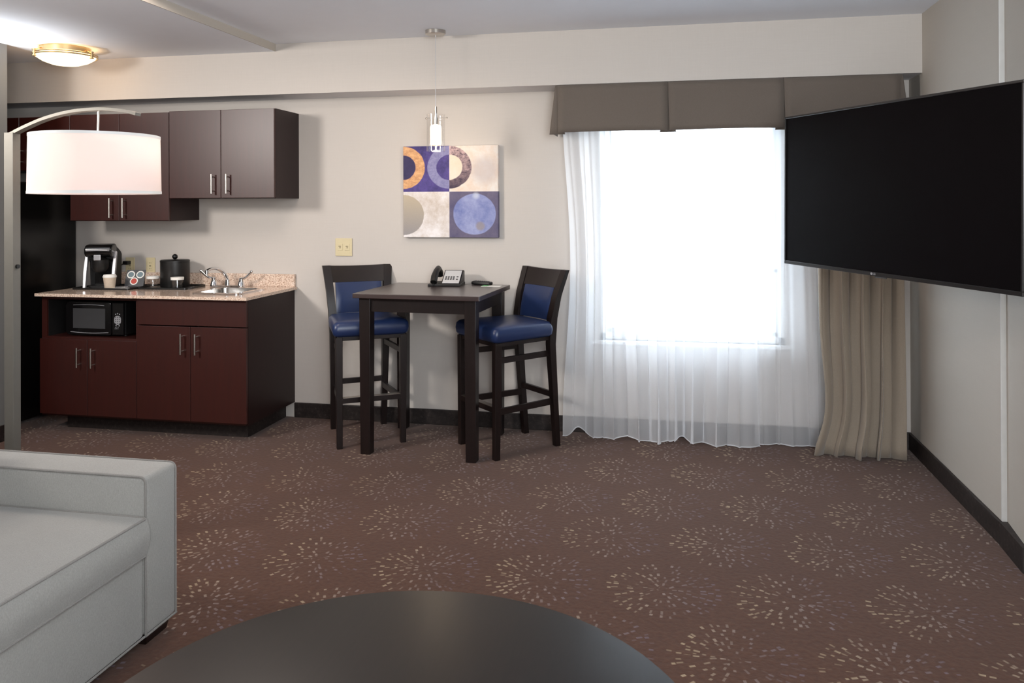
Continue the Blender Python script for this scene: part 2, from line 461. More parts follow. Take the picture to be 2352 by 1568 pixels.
box(bm, x0+dx+.04, x1+dx-t, YF0+dy, -.002+dy, .10, .118); box(bm, x0+dx+.04, x1+dx-t, YF0+dy, -.002+dy, .578, .596)
box(bm, x0+dx+.04, x1+dx-t, YF0+dy, -.002+dy, .83, .848)
obj('carcass', bm, M_cherry, r)
bm = BM(); box(bm, x0+dx+.04, x1+dx-t, -.02+dy, -.003+dy, .118, .83)
box(bm, x0+dx+.04, x0+dx+.042, YF0+dy+.01, -.02+dy, .596, .83); box(bm, x1+dx-t-.002, x1+dx-t, YF0+dy+.01, -.02+dy, .596, .83)
obj('back_panel', bm, M_black_in, r)
bm = BM(); box(bm, x0+dx+.10, x1+dx, -.50+dy, -.01+dy, 0, .10); obj('toe_kick', bm, M_base, r)
door(r, x0+dx, -3.586+dx, .112, .585, YD+dy, YF0+dy, -3.637+dx, (.415, .537))
door(r, -3.586+dx, x1+dx, .112, .585, YD+dy, YF0+dy, -3.538+dx, (.415, .537))
# sink base cabinet
r = thing('base_cabinet', 'dark cherry sink base cabinet, two tall doors below a blank panel', 'cabinet', (-2.874, -.3, 0))
dx = 2.874; x0, x1 = CB[1], CB[2]
bm = BM()
box(bm, x0+dx, x0+dx+t, YF0+dy, -.002+dy, .10, .848)
box(bm, x0+dx+t, x1+dx-t, YF0+dy, -.002+dy, .10, .118)
obj('carcass', bm, M_cherry, r)
bm = BM(); box(bm, x1+dx-t, x1+dx, YF0+dy, -.002+dy, .10, .848); obj('side_panel', bm, M_cherry_side, r)
bm = BM(); box(bm, x0+dx, x1+dx-.06, -.50+dy, -.01+dy, 0, .10); obj('toe_kick', bm, M_base, r)
door(r, x0+dx, x1+dx, .688, .848, YD+dy, YF0+dy, name='false_drawer_front')
door(r, x0+dx, -2.876+dx, .112, .684, YD+dy, YF0+dy, -2.922+dx, (.52, .645))
door(r, -2.876+dx, x1+dx, .112, .684, YD+dy, YF0+dy, -2.826+dx, (.52, .645))

# counter with a cut-out for the sink
CZ = .870
SK = (-2.925, -2.635, -.50, -.19)    # sink opening x0,x1,y0,y1
r = thing('countertop', 'beige speckled granite counter with backsplash over the dark cherry base cabinets', 'countertop', (-3.2, -.33, .85))
dx, dy, dz = 3.2, .33, -.85
bm = BM(); X0, X1, Y0c, Y1c = -3.935, -2.487, -.655, -.001
for a, b, c, d in ((X0, SK[0], Y0c, Y1c), (SK[1], X1, Y0c, Y1c), (SK[0], SK[1], Y0c, SK[2]), (SK[0], SK[1], SK[3], Y1c)):
    box(bm, a+dx, b+dx, c+dy, d+dy, .852+dz, CZ+dz)
bmesh.ops.remove_doubles(bm, verts=bm.verts, dist=.0001)
obj('slab', bm, M_granite, r)
bm = BM(); box(bm, -3.935+dx, -2.497+dx, -.021+dy, -.001+dy, CZ+dz, .955+dz, .0015); obj('backsplash', bm, M_granite, r)
# sink
r = thing('sink', 'small square stainless bar sink with raised rim set in the granite counter', 'sink', (-2.78, -.345, CZ))
bm = BM()
def ringz(bm, outer, inner, z0, z1):
    n = len(outer)
    V = [[bm.verts.new((p[0], p[1], z)) for p in pl] for pl, z in ((outer, z0), (outer, z1), (inner, z1), (inner, z0))]
    for a, b in ((0,1), (1,2), (2,3), (3,0)):
        for i in range(n):
            bm.faces.new((V[a][i], V[a][(i+1)%n], V[b][(i+1)%n], V[b][i]))
ringz(bm, rrect(.33, .35, .04), rrect(.27, .29, .05), .0005, .007); obj('rim', bm, M_chrome, r, True)
bm = BM(); A = rrect(.27, .29, .05); B = rrect(.24, .26, .05)
va = [bm.verts.new((*p, .006)) for p in A]; vb = [bm.verts.new((*p, -.14)) for p in B]
for i in range(len(A)): bm.faces.new((va[i], va[(i+1)%len(A)], vb[(i+1)%len(A)], vb[i]))
bm.faces.new(vb); lathe(bm, [(0, -.137), (.02, -.137), (.024, -.139)]); obj('bowl', bm, M_sink, r, True)
# faucet
r = thing('faucet', 'chrome two-handle faucet with wing levers behind the sink', 'faucet', (-2.94, -.10, CZ))
bm = BM(); prism(bm, rrect(.25, .055, .027), 'z', .0005, .014, .003); obj('base_plate', bm, M_chrome, r, True)
bm = BM()
cyl(bm, (0, 0, .012), (0, 0, .05), .019, .014); 
pts = []
P0, P1, P2, P3 = Vector((.0, 0, .045)), Vector((-.02, -.01, .13)), Vector((-.045, -.10, .15)), Vector((-.055, -.155, .118))
for i in range(17):
    u = i/16; pts.append(P0*(1-u)**3+3*P1*u*(1-u)**2+3*P2*u*u*(1-u)+P3*u**3)
tube(bm, pts, [.0125-.003*i/16 for i in range(17)], 14)
cyl(bm, P3+Vector((0, 0, .006)), P3+Vector((0, 0, -.02)), .0125, seg=16); obj('spout', bm, M_chrome, r, True)
for s in (-1, 1):
    bm = BM(); cx = s*.1
    lathe(bm, [(.024, .012), (.02, .03), (.014, .05), (.016, .062), (.0, .068)], (cx, 0, 0), 20)
    pts = [(cx, 0, .058), (cx+s*.03, -.006, .062), (cx+s*.058, -.012, .082), (cx+s*.085, -.016, .108)]
    tube(bm, pts, [.007, .0075, .008, .0095], 12)
    sphere(bm, pts[-1], .0098, 12)
    obj('lever_handle', bm, M_chrome, r, True)

# upper cabinets
def upper(label, x0, x1, xm, z0, z1, hl, hr, hz, side=False):
    cx = (x0+x1)/2
    r = thing('wall_cabinet', label, 'cabinet', (cx, -.16, z0))
    dx, dy, dz = -cx, .16, -z0
    bm = BM(); box(bm, x0+dx, x1+dx-.018, -.318+dy, -.001+dy, 0, z1+dz); obj('carcass', bm, M_cherry_side, r)
    bm = BM(); box(bm, x1+dx-.018, x1+dx, -.318+dy, -.001+dy, 0, z1+dz); obj('side_panel', bm, M_cherry_side, r)
    for a, b, h in ((x0, xm, hl), (xm, x1, hr)):
        d = door(r, a+dx, b+dx, .001, z1+dz, -.338+dy, -.318+dy)
        bar_handle(d, h+dx, hz[0]+dz, hz[1]+dz, -.338+dy)
upper('reddish brown wall cabinet with two square doors, at the end nearest the painting', -3.211, -2.472, -2.842, 1.46, 2.026, -2.890, -2.787, (1.49, 1.615))
upper('tall two-door wall cabinet half hidden behind the white drum shade, lowest hanging', -3.946, -3.212, -3.577, 1.316, 2.020, -3.627, -3.53, (1.338, 1.465))
upper('short two-door wall cabinet above the black fridge', -4.72, -3.947, -4.34, 1.652, 2.014, -4.40, -4.31, (1.695, 1.805))

# fridge
r = thing('refrigerator', 'tall glossy black refrigerator beside the base cabinets', 'refrigerator', (-4.465, -.33, 0))
bm = BM(); box(bm, -.30, .30, -.25, .31, .02, 1.575, .008); obj('body', bm, M_fridge, r)
for z0, z1, nm in ((.06, 1.12, 'fridge_door'), (1.13, 1.575, 'freezer_door')):
    bm = BM(); box(bm, -.30, .30, -.30, -.254, z0, z1, .01); d = obj(nm, bm, M_fridge, r)
    bm = BM(); box(bm, -.275, -.255, -.34, -.302, z0+.25 if z1 < 1.2 else z0+.04, z1-.04 if z1 < 1.2 else z1-.12, .006); obj('handle', bm, M_black, d)
for sx in (-1, 1):
    for y in (-.2, .26): bm = BM(); cyl(bm, (sx*.26, y, 0), (sx*.26, y, .03), .018); obj('foot', bm, M_black, r)
bm = BM(); box(bm, .2, .29, -.27, -.2, 1.575, 1.592, .004); obj('hinge_cover', bm, M_black, r)

# microwave
r = thing('microwave', 'small black microwave inside the open cabinet niche', 'microwave', (-3.578, -.37, .5965))
bm = BM(); box(bm, -.20, .20, -.17, .16, .008, .216, .008); obj('body', bm, M_black, r)
bm = BM()
poly = [(-.205, .012), (.115, .012), (.115, .214), (-.205, .214)]
prism(bm, rrect(.325, .205, .02, 6, -.045, .112), 'y', -.195, -.172, .004); d = obj('door', bm, M_black_gloss, r, True)
bm = BM(); box(bm, -.155, .075, -.1965, -.1952, .05, .175); obj('door_window', bm, M_dgrey, d)
bm = BM()
tube(bm, [(-.17+.27*i/16, -.199, .027-.006*math.sin(PI*i/16)) for i in range(17)], .0022, 6); obj('door_trim', bm, M_silver, d, True)
bm = BM(); tube(bm, [(-.15+.22*i/16, -.199, .195+.004*math.sin(PI*i/16)) for i in range(17)], .0016, 6); obj('door_trim', bm, M_silver, d, True)
bm = BM(); box(bm, .119, .20, -.19, -.172, .012, .214, .004); p = obj('control_panel', bm, M_black_gloss, r)
bm = BM(); prism(bm, rrect(.046, .056, .021, 6, .160, .105), 'y', -.1925, -.1902); k = obj('keypad', bm, M_silver, p)
bm = BM()
for i in range(3):
    for j in range(4): box(bm, .1445+i*.0125, .1505+i*.0125, -.1935, -.1926, .083+j*.0125, .089+j*.0125)
obj('key_grid', bm, M_dgrey, k)
for i, (x, z) in enumerate(((.146, .142), (.160, .146), (.174, .142), (.149, .071), (.171, .071), (.144, .059), (.154, .062), (.164, .062), (.142, .051), (.152, .052), (.162, .052))):
    bm = BM(); cyl(bm, (x, -.1903, z), (x, -.1918, z), .004 if i < 5 else .0022, seg=12); obj('button', bm, M_silver, p)
for sx in (-1, 1):
    for y in (-.13, .12): bm = BM(); cyl(bm, (sx*.17, y, 0), (sx*.17, y, .009), .012); obj('foot', bm, M_black, r)

# trays
def tray(label, w, d, loc, rz):
    r = thing('serving_tray', label, 'tray', loc, rz)
    bm = BM(); prism(bm, rrect(w, d, .02), 'z', 0, .003); obj('tray_base', bm, M_black, r)
    bm = BM(); ringz(bm, rrect(w+.008, d+.008, .022), rrect(w-.004, d-.004, .018), 0, .012); obj('tray_rim', bm, M_black, r, True)
tray('black tray under the coffee maker, on the granite counter', .40, .27, (-3.675, -.27, CZ), math.radians(3))
tray('black tray under the ice bucket, on the granite counter', .34, .25, (-3.285, -.20, CZ), math.radians(3))
TZ = CZ+.0032
# coffee maker
r = thing('coffee_maker', 'black and silver pod coffee maker at the left end of the counter', 'coffee maker', (-3.765, -.245, TZ), math.radians(21))
bm = BM()   # rear body with a top that slopes down towards the back
prism(bm, [(-.02, 0), (.115, 0), (.125, .215), (.10, .235), (.0, .275), (-.06, .285), (-.06, .19), (-.02, .17)], 'x', -.078, .078, .006)
obj('body', bm, M_black_matte, r)
bm = BM()   # brew head
prism(bm, [(-.125, .225), (-.128, .262), (-.10, .284), (-.03, .292), (.0, .278), (-.01, .20), (-.10, .205)], 'x', -.084, .084, .010)
h = obj('brew_head', bm, M_black_gloss, r)
bm = BM()
pts = [(-.086, -.055, .232), (-.087, -.10, .243), (-.062, -.134, .250), (0, -.141, .252), (.062, -.134, .250), (.087, -.10, .243), (.086, -.055, .232)]
sp = []
for a, b in zip(pts, pts[1:]):
    for i in range(4): sp.append(Vector(a).lerp(Vector(b), i/4))
sp.append(Vector(pts[-1])); tube(bm, sp, .005, 8); obj('lift_handle', bm, M_silver, h, True)
bm = BM(); box(bm, -.022, .022, -.136, -.127, .185, .222, .004); obj('badge', bm, M_silver, h)
bm = BM(); lathe(bm, [(.0, -.065), (.035, -.06), (.052, -.03), (.055, .02), (.03, .04), (0, .04)], (0, -.075, .165), 24); obj('pod_holder', bm, M_black, r, True)
for s in (-1, 1):
    bm = BM()
    prism(bm, [(-.115, .0), (-.085, .0), (-.062, .12), (-.03, .235), (-.052, .243), (-.09, .12)], 'x', s*.088-.009, s*.088+.009, .004)
    obj('side_rail', bm, M_silver, r)
bm = BM(); prism(bm, rrect(.125, .12, .03, 6, 0, -.07), 'z', 0, .018, .004); obj('drip_tray', bm, M_black, r)
bm = BM(); box(bm, -.05, .05, -.02, -.0195, .02, .17); obj('inner_panel', bm, M_black_gloss, r)
# wrapped cup
r = thing('paper_cup', 'wrapped disposable cup with white lid beside the coffee maker', 'cup', (-3.642, -.345, TZ))
bm = BM(); lathe(bm, [(0, 0), (.031, 0), (.040, .075), (0, .075)], seg=28); obj('cup_wrap', bm, M_cupwrap, r, True)
bm = BM(); lathe(bm, [(0, .074), (.042, .074), (.042, .082), (.036, .092), (0, .094)], seg=28); obj('cup_lid', bm, M_paper, r, True)
# coffee card on small stand
r = thing('coffee_card', 'tilted dark card showing three round coffee pod pictures', 'sign', (-3.555, -.225, TZ), math.radians(14))
tilt = Matrix.Rotation(math.radians(-24), 4, 'X')
def tb(bm): bmesh.ops.transform(bm, matrix=tilt, verts=bm.verts); return bm
bm = BM(); box(bm, -.062, .062, -.0015, .0015, .002, .12); obj('card', tb(bm), M_dgrey, r)
bm = BM(); box(bm, -.05, .05, .052, .060, .001, .100, .002); obj('card_stand', bm, M_black, r)
for x, z, m in ((-.030, .086, M_slate_print), (.030, .086, M_slate_print), (-.004, .040, M_red_print)):
    bm = BM(); cyl(bm, (x, -.0016, z), (x, -.0026, z), .026, seg=28); d = obj('pod_picture', tb(bm), M_paper, r, True)
    bm = BM(); cyl(bm, (x, -.0026, z), (x, -.0032, z), .019, seg=28); obj('pod_centre', tb(bm), m, d, True)
# packets
r = thing('paper_packet', 'white paper packet lying flat in front of the dark coffee card', 'packet', (-3.560, -.345, TZ), math.radians(8))
bm = BM(); box(bm, -.055, .05, -.02, .02, 0, .005, .002); obj('packet', bm, M_paper, r)
tag(obj('coffee_packet', (lambda b: (box(b, -.04, .04, -.018, .018, 0, .006, .0025), b)[1])(BM()), M_silver), 'small silver packet on the tray between cup and card', 'packet').location = (-3.62, -.262, TZ)
# ice bucket
r = thing('ice_bucket', 'black cylindrical ice bucket with ball-knob lid on the counter tray', 'ice bucket', (-3.297, -.150, TZ))
bm = BM(); lathe(bm, [(0, 0), (.090, 0), (.0925, .005), (.0925, .165), (0, .165)], seg=48); obj('bucket', bm, M_black, r, True)
bm = BM(); lathe(bm, [(0, .166), (.094, .166), (.094, .176), (.088, .180), (0, .182)], seg=48); l = obj('lid', bm, M_black, r, True)
bm = BM(); sphere(bm, (0, 0, .200), .018); cyl(bm, (0, 0, .18), (0, 0, .19), .006); obj('knob', bm, M_black_gloss, l, True)
# glasses with paper caps
r = thing('drinking_glass', 'capped clear glass left of the black ice bucket', 'glass', (-3.412, -.222, TZ), group='capped glasses')
bm = BM(); lathe(bm, [(0, .001), (.031, .001), (.038, .07), (.0365, .07), (.030, .006), (0, .006)], seg=32, close=False); obj('tumbler', bm, M_plastic_clear, r, True)
bm = BM(); lathe(bm, [(.0405, .058), (.0415, .074), (0, .0755)], seg=32); obj('paper_cap', bm, M_paper, r, True)
dup(r, (-3.200, -.268, TZ), 0, 'capped clear glass standing in front of the black ice bucket')

# outlets
def outlet(label, x, z, w, hh, style):
    r = thing('wall_outlet', label, 'outlet', (x, 0, z))
    bm = BM(); box(bm, -w/2, w/2, -.008, -.001, -hh/2, hh/2, .003); obj('cover_plate', bm, M_cream, r)
    if style == 'gfci':
        bm = BM(); box(bm, -.017, .017, -.0105, -.0078, -.034, .034, .001); f = obj('socket_face', bm, M_cream, r)
        bm = BM()
        for z in (-.02, .02):
            box(bm, -.008, -.0055, -.0112, -.0104, z-.004, z+.004); box(bm, .0055, .008, -.0112, -.0104, z-.003, z+.003)
        box(bm, -.007, .007, -.0112, -.0104, -.004, -.001); box(bm, -.007, .007, -.0112, -.0104, .001, .004)
        obj('slot', bm, M_slot, f)
    else:
        for sx in (-1, 1):
            bm = BM(); box(bm, sx*.025-.017, sx*.025+.017, -.0105, -.0078, -.022, .022, .001); f = obj('socket_face', bm, M_cream, r)
            bm = BM(); box(bm, sx*.025-.009, sx*.025+.007, -.0113, -.0104, .004, .0085); box(bm, sx*.025-.003, sx*.025+.005, -.0113, -.0104, -.006, -.001)
            obj('slot', bm, M_slot, f)
outlet('single ivory wall outlet above the capped glass, left of the ice bucket', -3.585, .998, .07, .114, 'gfci')
outlet('ivory wall outlet behind the coffee card with a black plug in it', -3.745, .998, .07, .114, 'gfci')
outlet('square two-gang ivory wall plate between the wall cabinets and the painting', -2.152, 1.137, .118, .118, 'data')
bm = BM(); box(bm, -.028, .012, -.05, -.012, -.012, .014, .004, M=Matrix.Translation((-3.745, 0, 1.018)))
pl = obj('power_plug', bm, M_black); tag(pl, 'black plug and cord from the coffee maker in the ivory outlet', 'plug')
bm = BM(); tube(bm, [(-3.775, -.04, 1.012), (-3.80, -.06, .985), (-3.815, -.09, .94), (-3.80, -.11, .90), (-3.79, -.115, .888)], .004, 8); obj('cord', bm, M_black, pl, True)

# ------------------------------------------------------------------ painting
def art_mat():
    N = Nodes('abstract circles canvas'); tc = N.n('ShaderNodeTexCoord'); sp = N.n('ShaderNodeSeparateXYZ'); N.l(tc.outputs['Object'], sp.inputs[0])
    w = .628
    U = N.math('DIVIDE', sp.outputs[0], w); V = N.math('DIVIDE', sp.outputs[2], .586)
    wob = N.noise(14, 4, N.coord(), .65); wb = N.math('MULTIPLY', N.math('SUBTRACT', wob, .5), .018)
    def K(x, g): return N.math('ADD', N.math('MULTIPLY', N.math('SUBTRACT', x, .5), g), .5, clamp=True)
    blot = K(N.noise(7, 6, N.coord(), .72), 3.2); fine = K(N.noise(28, 5, N.coord((1, 1, 1.6)), .75), 3.0)
    def R(cu, cv):
        a = N.math('SUBTRACT', U, cu); b = N.math('SUBTRACT', V, cv)
        return N.math('ADD', N.math('SQRT', N.math('ADD', N.math('MULTIPLY', a, a), N.math('MULTIPLY', b, b))), wb)
    def ring(r, ri, ro): return N.math('SUBTRACT', N.step(r, ro), N.step(r, ri))
    c = lambda *a: s2l(a)
    # top left
    tl = N.mix(blot, c(52, 46, 96), c(92, 78, 150))
    r1 = R(.0, .765); tl = N.mix(N.step(r1, .135), tl, N.mix(blot, c(40, 38, 74), c(62, 54, 92)))
    tl = N.mix(ring(r1, .135, .232), tl, N.mix(fine, c(184, 132, 92), c(232, 182, 132)))
    r2 = R(.492, .765); tl = N.mix(ring(r2, .137, .232), tl, N.mix(fine, c(118, 116, 160), c(146, 144, 182)))
    # top right
    cr = N.mix(blot, c(222, 198, 178), c(232, 226, 220))
    rg = R(.86, .73); cr = N.mix(N.math('MULTIPLY', N.step(rg, .14, .05), .7), cr, c(196, 186, 186))
    cr = N.mix(N.math('MULTIPLY', N.step(r2, .137), .6), cr, c(232, 208, 186))
    cr = N.mix(ring(r2, .137, .232), cr, N.mix(N.math('MULTIPLY', fine, N.math('MULTIPLY', N.math('ADD', V, -.52), 2.6), clamp=True), c(58, 46, 68), c(222, 190, 188)))
    # bottom left
    bl = N.mix(blot, c(196, 182, 170), c(236, 232, 232))
    r3 = R(.0, .245); bl = N.mix(N.step(r3, .222), bl, N.mix(N.math('MULTIPLY', V, 2.2), c(146, 142, 144), c(186, 172, 150)))
    # bottom right
    br = N.mix(blot, c(86, 82, 112), c(112, 104, 126))
    r4 = R(.755, .255); br = N.mix(N.step(r4, .222), br, N.mix(blot, c(112, 122, 176), c(160, 166, 204)))
    r5 = R(.815, .125); br = N.mix(N.math('MULTIPLY', N.step(r5, .045, .012), .8), br, c(150, 140, 138))
    r6 = R(.77, .455); br = N.mix(N.math('MULTIPLY', N.step(r6, .03, .015), .6), br, c(210, 216, 226))
    left = N.step(U, .492, .002); top = N.math('SUBTRACT', 1, N.step(V, .5, .002))
    col = N.mix(left, N.mix(top, br, cr), N.mix(top, bl, tl))
    N.bsdf(col, .6, spec=.3, bump=fine, bstr=.15); return N.m
r = thing('painting', 'square canvas painting of blue, orange and cream circles in four quarters', 'painting', (-1.727, -.0005, 1.205))
bm = BM(); box(bm, 0, .628, -.038, 0, 0, .586, .003); obj('canvas', bm, art_mat(), r)

# ------------------------------------------------------------------ bar table
TH = .915
r = thing('bar_table', 'dark brown wooden counter-height table between two blue stools', 'table', (-1.405, -.395, 0), math.radians(-3.0))
bm = BM(); box(bm, -.375, .375, -.338, .325, TH-.027, TH, .003); obj('tabletop', bm, M_espresso_top, r)
for sx in (-1, 1):
    for sy in (-1, 1):
        bm = BM(); cx, cy = sx*.313, (-.278 if sy < 0 else .268)
        hexa(bm, [(cx-.029, cy-.029, 0), (cx+.029, cy-.029, 0), (cx+.029, cy+.029, 0), (cx-.029, cy+.029, 0)],
             [(cx-.033, cy-.033, TH-.027), (cx+.033, cy-.033, TH-.027), (cx+.033, cy+.033, TH-.027), (cx-.033, cy+.033, TH-.027)], .002)
        obj('leg', bm, M_espresso, r)
for nm, a in (('front', (-.28, .28, -.298, -.276)), ('back', (-.28, .28, .262, .284)), ('side', (-.334, -.312, -.245, .235)), ('side', (.312, .334, -.245, .235))):
    bm = BM(); box(bm, *a, TH-.105, TH-.027, .001); obj('apron', bm, M_espresso, r)

# ------------------------------------------------------------------ bar stools (facing local +Y)
def make_stool(label, loc, rz):
    r = thing('bar_stool', label, 'stool', loc, rz, 'counter stools at the tall table')
    # cushion
    bm = BM()
    n = 12
    def outline(t, inset):  # rounded trapezoid
        pts = []
        for sx, sy, a0 in ((1,1,0), (-1,1,90), (-1,-1,180), (1,-1,270)):
            hw = (.222 if sy > 0 else .195)-inset; yy = (.232 if sy > 0 else -.195); yy = yy-inset*sy
            rr = .03
            for k in range(7):
                a = math.radians(a0+15*k)
                pts.append((sx*(hw-rr)+rr*math.cos(a), yy-sy*rr+rr*math.sin(a)))
        return pts
    prof = [(.012, .648), (.0, .662), (-.004, .69), (.0, .718), (.012, .732), (.04, .740), (.09, .744)]
    rings = [[bm.verts.new((p[0], p[1], z)) for p in outline(0, ins)] for ins, z in prof]
    m = len(rings[0])
    for a, b in zip(rings, rings[1:]):
        for i in range(m): bm.faces.new((a[i], a[(i+1)%m], b[(i+1)%m], b[i]))
    bm.faces.new(rings[0][::-1]); bm.faces.new(rings[-1])
    obj('seat', bm, M_blue, r, True, 60)
    # seat rail frame
    bm = BM()
    hexa(bm, [(-.175, -.175, .625), (.175, -.175, .625), (.203, .215, .625), (-.203, .215, .625)],
         [(-.175, -.175, .650), (.175, -.175, .650), (.203, .215, .650), (-.203, .215, .650)], .002)
    obj('seat_frame', bm, M_espresso, r)
    for s in (-1, 1):
        bm = BM(); a, b = .0165, .0205
        cx, cy = s*.187, .205; tx, ty = s*.190, .200
        hexa(bm, [(cx-a, cy-a, 0), (cx+a, cy-a, 0), (cx+a, cy+a, 0), (cx-a, cy+a, 0)],
             [(tx-b, ty-b, .645), (tx+b, ty-b, .645), (tx+b, ty+b, .645), (tx-b, ty+b, .645)], .002)
        obj('leg', bm, M_espresso, r)
        # sabre shaped rear leg that continues as back post
        prof = [(0, -.235, .160, .017, .016), (.30, -.212, .163, .019, .018), (.60, -.190, .166, .022, .021), (.75, -.196, .172, .023, .022),
                (.88, -.222, .182, .024, .018), (1.03, -.275, .197, .026, .012)]
        bm = BM(); rg = []
        for z, y, x, hx, hy in prof:
            rg.append([bm.verts.new((s*x+qx*hx, y+qy*hy, z)) for qx, qy in ((-1,-1),(1,-1),(1,1),(-1,1))])
        for a_, b_ in zip(rg, rg[1:]):
            for k in range(4): bm.faces.new((a_[k], a_[(k+1)%4], b_[(k+1)%4], b_[k]))
        bm.faces.new(rg[0][::-1]); bm.faces.new(rg[-1])
        obj('leg', bm, M_espresso, r, True, 30)
        bm = BM()   # side rails, upper and lower
        hexa(bm, [(s*.156-.009, -.19, .530), (s*.156+.009, -.19, .530), (s*.186+.009, .195, .530), (s*.186-.009, .195, .530)],
             [(s*.156-.009, -.19, .562), (s*.156+.009, -.19, .562), (s*.186+.009, .195, .562), (s*.186-.009, .195, .562)], .001)
        obj('upper_stretcher', bm, M_espresso, r)
        bm = BM()
        hexa(bm, [(s*.153-.009, -.21, .245), (s*.153+.009, -.21, .245), (s*.184+.009, .198, .245), (s*.184-.009, .198, .245)],
             [(s*.153-.009, -.21, .280), (s*.153+.009, -.21, .280), (s*.184+.009, .198, .280), (s*.184-.009, .198, .280)], .001)
        obj('side_stretcher', bm, M_espresso, r)
    bm = BM(); box(bm, -.172, .172, .186, .222, .262, .292, .001); f = obj('footrest', bm, M_espresso, r)
    bm = BM(); box(bm, -.168, .168, .187, .2225, .292, .2945); obj('lit_top_strip', bm, M_steel, f)  # bright steel strip imitates the light on top of the footrest
    f['label'] = 'front foot rail'
    bm = BM(); box(bm, -.148, .148, -.222, -.204, .285, .318, .001); obj('back_stretcher', bm, M_espresso, r)
    # curved top rail
    bm = BM(); rg = []
    for i in range(13):
        u = -1+2*i/12; bow = -.018*(1-u*u)
        row = []
        for z, y, x in ((.925, -.236, .180), (1.03, -.275, .190)):
            zz = z-(.006*(1-u*u) if z > 1 else 0)
            row.append((u*x, y+bow, zz))
        (xa, ya, za), (xb, yb, zb) = row
        rg.append([bm.verts.new(v) for v in ((xa, ya+.011, za), (xa, ya-.011, za), (xb, yb-.010, zb), (xb, yb+.010, zb))])
    for a_, b_ in zip(rg, rg[1:]):
        for k in range(4): bm.faces.new((a_[k], a_[(k+1)%4], b_[(k+1)%4], b_[k]))
    bm.faces.new(rg[0][::-1]); bm.faces.new(rg[-1]); obj('top_rail', bm, M_espresso, r, True, 40)
    # upholstered back pad
    bm = BM(); cols = []
    zs = [(.735, -.197), (.79, -.204), (.85, -.217), (.924, -.240)]
    for side, off in ((1, .018), (-1, -.016)):
        g = []
        for z, y in zs:
            g.append([bm.verts.new((u/8*.146, y-.014*(1-(u/8)**2)+off*(1 if abs(u) < 8 and z not in (.735, .924) else .55), z)) for u in range(-8, 9)])
        cols.append(g)
    for g in cols:
        for a_, b_ in zip(g, g[1:]):
            for k in range(16): bm.faces.new((a_[k], a_[k+1], b_[k+1], b_[k]))
    A, B = cols
    for j in range(3):
        bm.faces.new((A[j][0], B[j][0], B[j+1][0], A[j+1][0])); bm.faces.new((A[j][16], B[j][16], B[j+1][16], A[j+1][16]))
    for k in range(16):
        bm.faces.new((A[0][k], A[0][k+1], B[0][k+1], B[0][k])); bm.faces.new((A[3][k], A[3][k+1], B[3][k+1], B[3][k]))
    obj('back_cushion', bm, M_blue, r, True, 50)
    return r
def ang(fx, fy): return math.atan2(fy, fx)-PI/2
st = make_stool('blue padded stool with dark wooden legs, left of the tall table', (-1.872, -.335, 0), ang(.53, -.848))
dup(st, (-.972, -.365, 0), ang(-.70, -.715), 'blue padded stool with dark wooden legs, beside the sheer curtain')

# ------------------------------------------------------------------ things on the bar table
r = thing('telephone', 'black desk phone with a pale dial card on the tall table', 'telephone', (-1.400, -.165, TH), math.radians(4))
bm = BM(); prism(bm, [(-.10, .0), (.085, .0), (.088, .014), (.06, .02), (-.10, .014)], 'x', -.10, .10, .003)
bmesh.ops.transform(bm, matrix=Matrix.Diagonal((1, .95, 1, 1)), verts=bm.verts); obj('base', bm, M_black, r)
bm = BM(); prism(bm, [(-.085, .012), (.075, .012), (.075, .085), (.045, .09)], 'x', -.02, .098, .002); k = obj('keypad_body', bm, M_black, r)
# sloped face plate
bm = BM(); n = Vector((0, -.078, .13)).normalized(); up = Vector((0, .13, .078)).normalized(); c0 = Vector((.039, -.022, .0515))+n*.0012
def slab(bm, c, hx, hy, tk):
    for e in (0,):
        P = [c+Vector((sx*hx, 0, 0))+up*sy*hy for sx, sy in ((-1,-1),(1,-1),(1,1),(-1,1))]
        hexa(bm, P, [p+n*tk for p in P])
slab(bm, c0, .052, .066, .002); fp = obj('face_plate', bm, M_lgrey, k)
bm = BM()
for i in range(4):
    for j in range(3): slab(bm, c0+n*.002+Vector((-.036+i*.016, 0, 0))+up*(-.028+j*.013), .005, .004, .002)
for i in range(2): slab(bm, c0+n*.002+Vector((.034, 0, 0))+up*(-.028+i*.026), .006, .004, .002)
obj('key_grid', bm, M_dgrey, fp)
bm = BM()
hp = [Vector((-.065, -.085, .025)), Vector((-.065, -.06, .055)), Vector((-.063, -.01, .088)), Vector((-.062, .035, .098)), Vector((-.062, .07, .075)), Vector((-.062, .08, .05))]
tube(bm, hp, [.021, .022, .019, .02, .023, .021], 14); h = obj('handset', bm, M_black, r, True)
bm = BM(); tube(bm, [(-.065+.006*math.cos(a*1.3), -.09-.012*math.sin(a*.25), .012+.004*math.sin(a*1.3)) for a in range(0, 16)], .002, 6); obj('cord', bm, M_black, r, True)

r = thing('remote_control', 'black remote control lying behind the small card on the tall table', 'remote', (-1.185, -.125, TH), math.radians(-20))
bm = BM(); box(bm, -.068, .068, -.022, .022, .001, .022, .007, 3); b = obj('body', bm, M_black, r, True)
bm = BM()
for i in range(7):
    for j in range(3): cyl(bm, (-.052+i*.016, -.012+j*.012, .0215), (-.052+i*.016, -.012+j*.012, .0245), .004, seg=10)
obj('button_grid', bm, M_dgrey, b)
r = thing('notice_card', 'small green and white card on the corner of the tall table', 'card', (-1.108, -.19, TH), math.radians(-4))
bm = BM(); box(bm, -.06, .06, -.03, .03, 0, .0015); c = obj('card', bm, M_paper, r)
bm = BM(); box(bm, -.059, -.022, -.029, .029, .0016, .0022); obj('print_patch', bm, M_paper_green, c)

